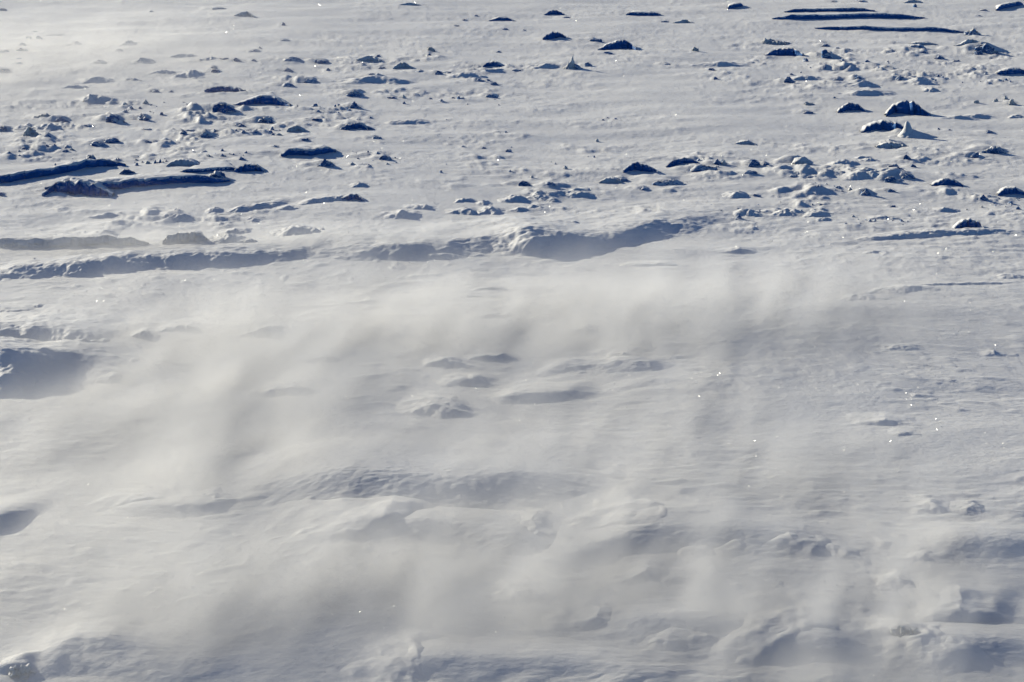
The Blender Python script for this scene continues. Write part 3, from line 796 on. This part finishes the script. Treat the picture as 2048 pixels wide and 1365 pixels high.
# ------------------------------------------------------------------ labels: what each thing looks like and what it stands beside
MARKS = [
 (1142, 140, "the white ice spire"), (1814, 272, "the hooked snow horn"), (1817, 218, "the big navy ice block"), (523, 207, "the long ragged blue block"),
 (450, 184, "the low flat dark block"), (68, 273, "the knobbly whitish lump"), (712, 260, "the flat topped chunk"), (989, 192, "the lone arched chunk"),
 (1109, 76, "the peaked lump beyond the spire"), (1569, 104, "the angular dark block with white rubble"), (1987, 106, "the sharp pointed ice peak"),
 (2029, 207, "the bright snow pyramid"), (1703, 215, "the layered dark lump"), (1608, 327, "the square shouldered snow block"), (1788, 365, "the round dark snow boulder"),
 (1895, 370, "the lens shaped chunk"), (1739, 390, "the little dark capped peak"), (1938, 457, "the solitary dark blue peak"), (612, 312, "the tilted flat slab"),
 (185, 326, "the upper long ledge"), (300, 372, "the lower long ledge"), (444, 360, "the peaked ledge block"), (427, 428, "the twisted snow horn"),
 (701, 405, "the dark flat ended chunk"), (537, 667, "the soft peaked hummock"), (1042, 470, "the blue peak of the largest ridge"), (1150, 738, "the upper drift ridge of the flat"),
 (1090, 792, "the lower drift ridge of the flat"), (60, 740, "the big dark drift"), (150, 488, "the broad undercut snow ledge"), (370, 485, "the short snow ledge stub"),
 (1740, 30, "the three parallel ledges"), (1290, 27, "the short cracked ledge"), (1003, 38, "the thin flat far plate"), (2026, 385, "the long flat edge chunk"),
 (1281, 345, "the blue shaded snow lump"), (1366, 333, "the dark crusted rubble"), (729, 970, "the blue shaded hummock"), (980, 990, "the broad rounded hummock"),
 (1310, 1070, "the steep purple capped peak"), (1601, 1110, "the dark arched hummock"), (1874, 1020, "the bright rimmed snow knob"), (1925, 1320, "the dark teal dome"),
 (1612, 1310, "the big blue rounded hummock"), (157, 1290, "the pyramid mound"), (761, 165, "the widest drift hummock far out"), (1488, 10, "the slanted top ledge"), (420, 1003, "the veiled drift edge"),
]
KINDS = {'c': ("ice chunk", "broken ice chunks on the snow field"), 'h': ("snow hummock", "drifted snow hummocks on the field"), 'w': ("snow lump", "rough white snow lumps"),
         'b': ("ice block", "square ice blocks"), 's': ("ice spire", None), 'k': ("snow horn", None), 'm': ("snow mound", None), 'ledge': ("ice ledge", "broken ice ledges"), 'ridge': ("snow ridge", "snow ridges and drift crests")}
ORD = ["", "second ", "third ", "fourth ", "fifth ", "sixth ", "seventh ", "eighth ", "ninth ", "tenth ", "eleventh ", "twelfth "]
auto = {}
for i, (ob, cx, by, wd, ht, sh, lab) in enumerate(OBJ):
    cat, grp = KINDS[sh]
    if lab and 'snow ledge' in lab: cat = "snow ledge"
    if lab and 'snow block' in lab: cat = "snow block"
    tag(ob, lab, cat, grp)
    if lab: continue
    y = by - ht / 2
    dist = lambda q: math.hypot(cx - q[0], 2.6 * (y - q[1]))
    mk = min(MARKS, key=dist)
    dx, dy = cx - mk[0], 2.6 * (y - mk[1])
    side = ("just right of " if dx > 0 else "just left of ") if abs(dx) > abs(dy) else ("just in front of " if dy > 0 else "just beyond ")
    if dist(mk) > 150: side = side.replace("just ", "well ")
    size = "tiny" if wd < 15 else "small" if wd < 26 else "medium" if wd < 44 else "wide"
    form = "flat" if wd / ht > 4.6 else "low" if wd / ht > 3.4 else "stubby" if wd / ht < 2.0 else "peaked" if wd / ht < 2.7 else "rounded"
    noun = {'c': "dark ice chunk", 'h': "soft snow hummock", 'w': "crusty white snow lump"}[sh]
    auto.setdefault((size, form, noun, side, mk[2]), []).append((dist(mk), ob))
for (size, form, noun, side, mk), L_ in auto.items():
    for k, (d_, ob) in enumerate(sorted(L_, key=lambda q: q[0])):
        ob["label"] = (f"{size} {form} {noun} {side}{mk}" if k == 0 and len(L_) == 1 else f"{ORD[k]}nearest {size} {form} {noun.replace('soft ', '').replace('dark ', '')} {side}{mk}")
# ------------------------------------------------------------------ loose ice crystals glinting on the crust
def frost():
    rs = np.random.RandomState(5)
    n = 260000
    px = rs.uniform(-150, 2200, n); py = rs.uniform(-30, 1400, n)
    keep = noise2(px / 160, py / 70, 77) + 0.35 * rs.normal(size=n) > -0.25
    px, py = px[keep], py[keep]; n = len(px)
    uy = (682.5 - py) / FPX; rx = (px - 1024) / FPX
    t = -CAM_H / (-math.sin(PITCH) + uy * math.cos(PITCH))
    X = rx * t; Y = t * (math.cos(PITCH) + uy * math.sin(PITCH))
    Z = ground_h(X, Y) + 0.004
    s = rs.uniform(0.35, 1.0, n) ** 1.5 * np.where(rs.rand(n) < 0.02, 1.35, 1.0) * 0.0035 * np.sqrt(Y / 18)
    nz_ = rs.uniform(0.42, 1, n); a = rs.uniform(0, 2 * math.pi, n); r = np.sqrt(1 - nz_ ** 2)
    N_ = np.stack([r * np.cos(a), r * np.sin(a), nz_], 1)
    U = np.cross(N_, rs.normal(size=(n, 3))); U /= np.linalg.norm(U, axis=1)[:, None]
    V = np.cross(N_, U)
    P = np.stack([X, Y, Z], 1)
    co = np.stack([P + s[:, None] * U, P + s[:, None] * V, P - s[:, None] * U, P - s[:, None] * V], 1).reshape(-1, 3)
    m = bpy.data.materials.new("frost_crystal"); m.use_nodes = True
    b = m.node_tree.nodes["Principled BSDF"]
    b.inputs["Base Color"].default_value = (0.88, 0.9, 0.92, 1); b.inputs["Roughness"].default_value = 0.24
    b.inputs["Metallic"].default_value = 0.4
    me = quads_mesh("frost_crystals", co, np.arange(4 * n).reshape(n, 4))
    me.polygons.foreach_set("use_smooth", np.zeros(n, bool))
    o = link("frost_crystals", me, m)
    tag(o, "fine ice crystals glinting all over the crust", kind="stuff")
frost()
# ------------------------------------------------------------------ snow drifting low over the ground: a real volume
def blowing_snow():
    m = bpy.data.materials.new("drifting_snow"); m.use_nodes = True
    t = m.node_tree; L = t.links
    t.nodes.remove(t.nodes["Principled BSDF"])
    vs = node(t, "ShaderNodeVolumePrincipled")
    vs.inputs["Color"].default_value = (0.995, 0.996, 0.998, 1); vs.inputs["Anisotropy"].default_value = 0.35
    vs.inputs["Density"].default_value = 1.0
    vs.inputs["Density Attribute"].default_value = "density"
    L.new(vs.outputs[0], t.nodes["Material Output"].inputs["Volume"])
    m.cycles.volume_interpolation = 'LINEAR'
    t = bpy.data.node_groups.new("blowing_snow", 'GeometryNodeTree'); L = t.links
    t.interface.new_socket("Geometry", in_out='OUTPUT', socket_type='NodeSocketGeometry')
    out = t.nodes.new("NodeGroupOutput")
    P = t.nodes.new("GeometryNodeInputPosition").outputs[0]
    def math_(op, a, b=None, c=None):
        n = node(t, "ShaderNodeMath", operation=op)
        for i, q in enumerate((a, b, c)):
            if q is None: continue
            if isinstance(q, (int, float)): n.inputs[i].default_value = q
            else: L.new(q, n.inputs[i])
        return n.outputs[0]
    sx = node(t, "ShaderNodeSeparateXYZ"); L.new(P, sx.inputs[0])
    px, py, pz = sx.outputs
    def nz(sc, scale, detail, rough=0.55, rot=0.0, off=(0, 0, 0)):
        vr = node(t, "ShaderNodeVectorRotate", rotation_type='Z_AXIS'); vr.inputs["Angle"].default_value = rot
        vm = node(t, "ShaderNodeVectorMath", operation='MULTIPLY_ADD'); vm.inputs[1].default_value = sc; vm.inputs[2].default_value = off
        n = node(t, "ShaderNodeTexNoise"); n.inputs["Scale"].default_value = scale; n.inputs["Detail"].default_value = detail; n.inputs["Roughness"].default_value = rough
        L.new(P, vr.inputs["Vector"]); L.new(vr.outputs[0], vm.inputs[0]); L.new(vm.outputs[0], n.inputs["Vector"])
        return n.outputs[0]
    # where the wind has lifted most snow: soft patches on the ground (x, y, rx, ry, strength)
    tot = None
    for (cx, cy, wx, wy, k) in PLUMES:
        x, y = at(cx, cy); mm = mpp(cx, cy); sl = CAM_H / math.hypot(CAM_H, y)
        rx = wx * mm; ry = wy * mm / sl
        a = math_('MULTIPLY', math_('ADD', px, -float(x)), 1 / rx); b = math_('MULTIPLY', math_('ADD', py, -float(y)), 1 / ry)
        r2 = math_('ADD', math_('MULTIPLY', a, a), math_('MULTIPLY', b, b))
        g = math_('MULTIPLY', math_('POWER', 2.718, math_('MULTIPLY', r2, -1.0)), k)
        tot = g if tot is None else math_('ADD', tot, g)
    streak = nz((0.30, 1.0, 1.5), 2.2, 4, 0.62, R(-52))           # long wisps along the wind
    puff = nz((0.22, 1.0, 0.35), 3.0, 4, 0.6, R(-72), (7, 2, 0))   # strands that lift off
    big = nz((1.0, 0.7, 0.6), 0.33, 2, 0.5, R(10), (3, 5, 0))
    st = math_('MAXIMUM', math_('MULTIPLY_ADD', streak, 2.4, -0.65), 0.0)
    pf = math_('MAXIMUM', math_('MULTIPLY_ADD', puff, 4.0, -1.5), 0.0)
    bg_ = math_('MAXIMUM', math_('MULTIPLY_ADD', big, 1.5, 0.0), 0.2)
    z0_ = math_('MAXIMUM', pz, 0.0)
    h1 = math_('POWER', 2.718, math_('MULTIPLY', z0_, -1 / 0.09))
    h2 = math_('POWER', 2.718, math_('MULTIPLY', z0_, -1 / 0.26))
    mixd = math_('ADD', math_('MULTIPLY', st, math_('MULTIPLY', h1, 1.7)), math_('MULTIPLY', pf, math_('MULTIPLY', h2, 1.3)))
    d = math_('MULTIPLY', math_('MULTIPLY', mixd, bg_), math_('MULTIPLY', math_('ADD', tot, BASE), DENS))
    vc = t.nodes.new("GeometryNodeVolumeCube")
    vc.inputs["Min"].default_value = (-17, 9.5, -0.22); vc.inputs["Max"].default_value = (15, 50, 0.74)
    for nme, r in (("Resolution X", 640), ("Resolution Y", 420), ("Resolution Z", 26)):
        vc.inputs[nme].default_value = r
    L.new(d, vc.inputs["Density"])
    sm = t.nodes.new("GeometryNodeSetMaterial"); sm.inputs["Material"].default_value = m
    L.new(vc.outputs[0], sm.inputs[0]); L.new(sm.outputs[0], out.inputs[0])
    me = bpy.data.meshes.new("blowing_snow"); me.materials.append(m)
    o = bpy.data.objects.new("blowing_snow", me); C.objects.link(o)
    md = o.modifiers.new("volume", 'NODES'); md.node_group = t
    tag(o, "veils of wind blown snow streaming low over the ground", kind="stuff")
    return o
BASE = 0.0
DENS = 1.7
PLUMES = [  # photo px: centre, half widths, strength
    (390, 890, 410, 220, 0.8), (600, 680, 560, 110, 0.65), (110, 110, 330, 75, 0.38), (1000, 665, 520, 70, .5), (450, 498, 480, 20, 0.7),
    (1000, 1180, 700, 200, 0.85), (1720, 1240, 520, 180, 0.95), (1500, 630, 420, 70, .8), (1450, 980, 420, 120, .6), (260, 1200, 380, 110, .8), (1100, 820, 400, 120, .5)]
blowing_snow()
SC.cycles.volume_step_rate = 3.5
SC.cycles.volume_max_steps = 256
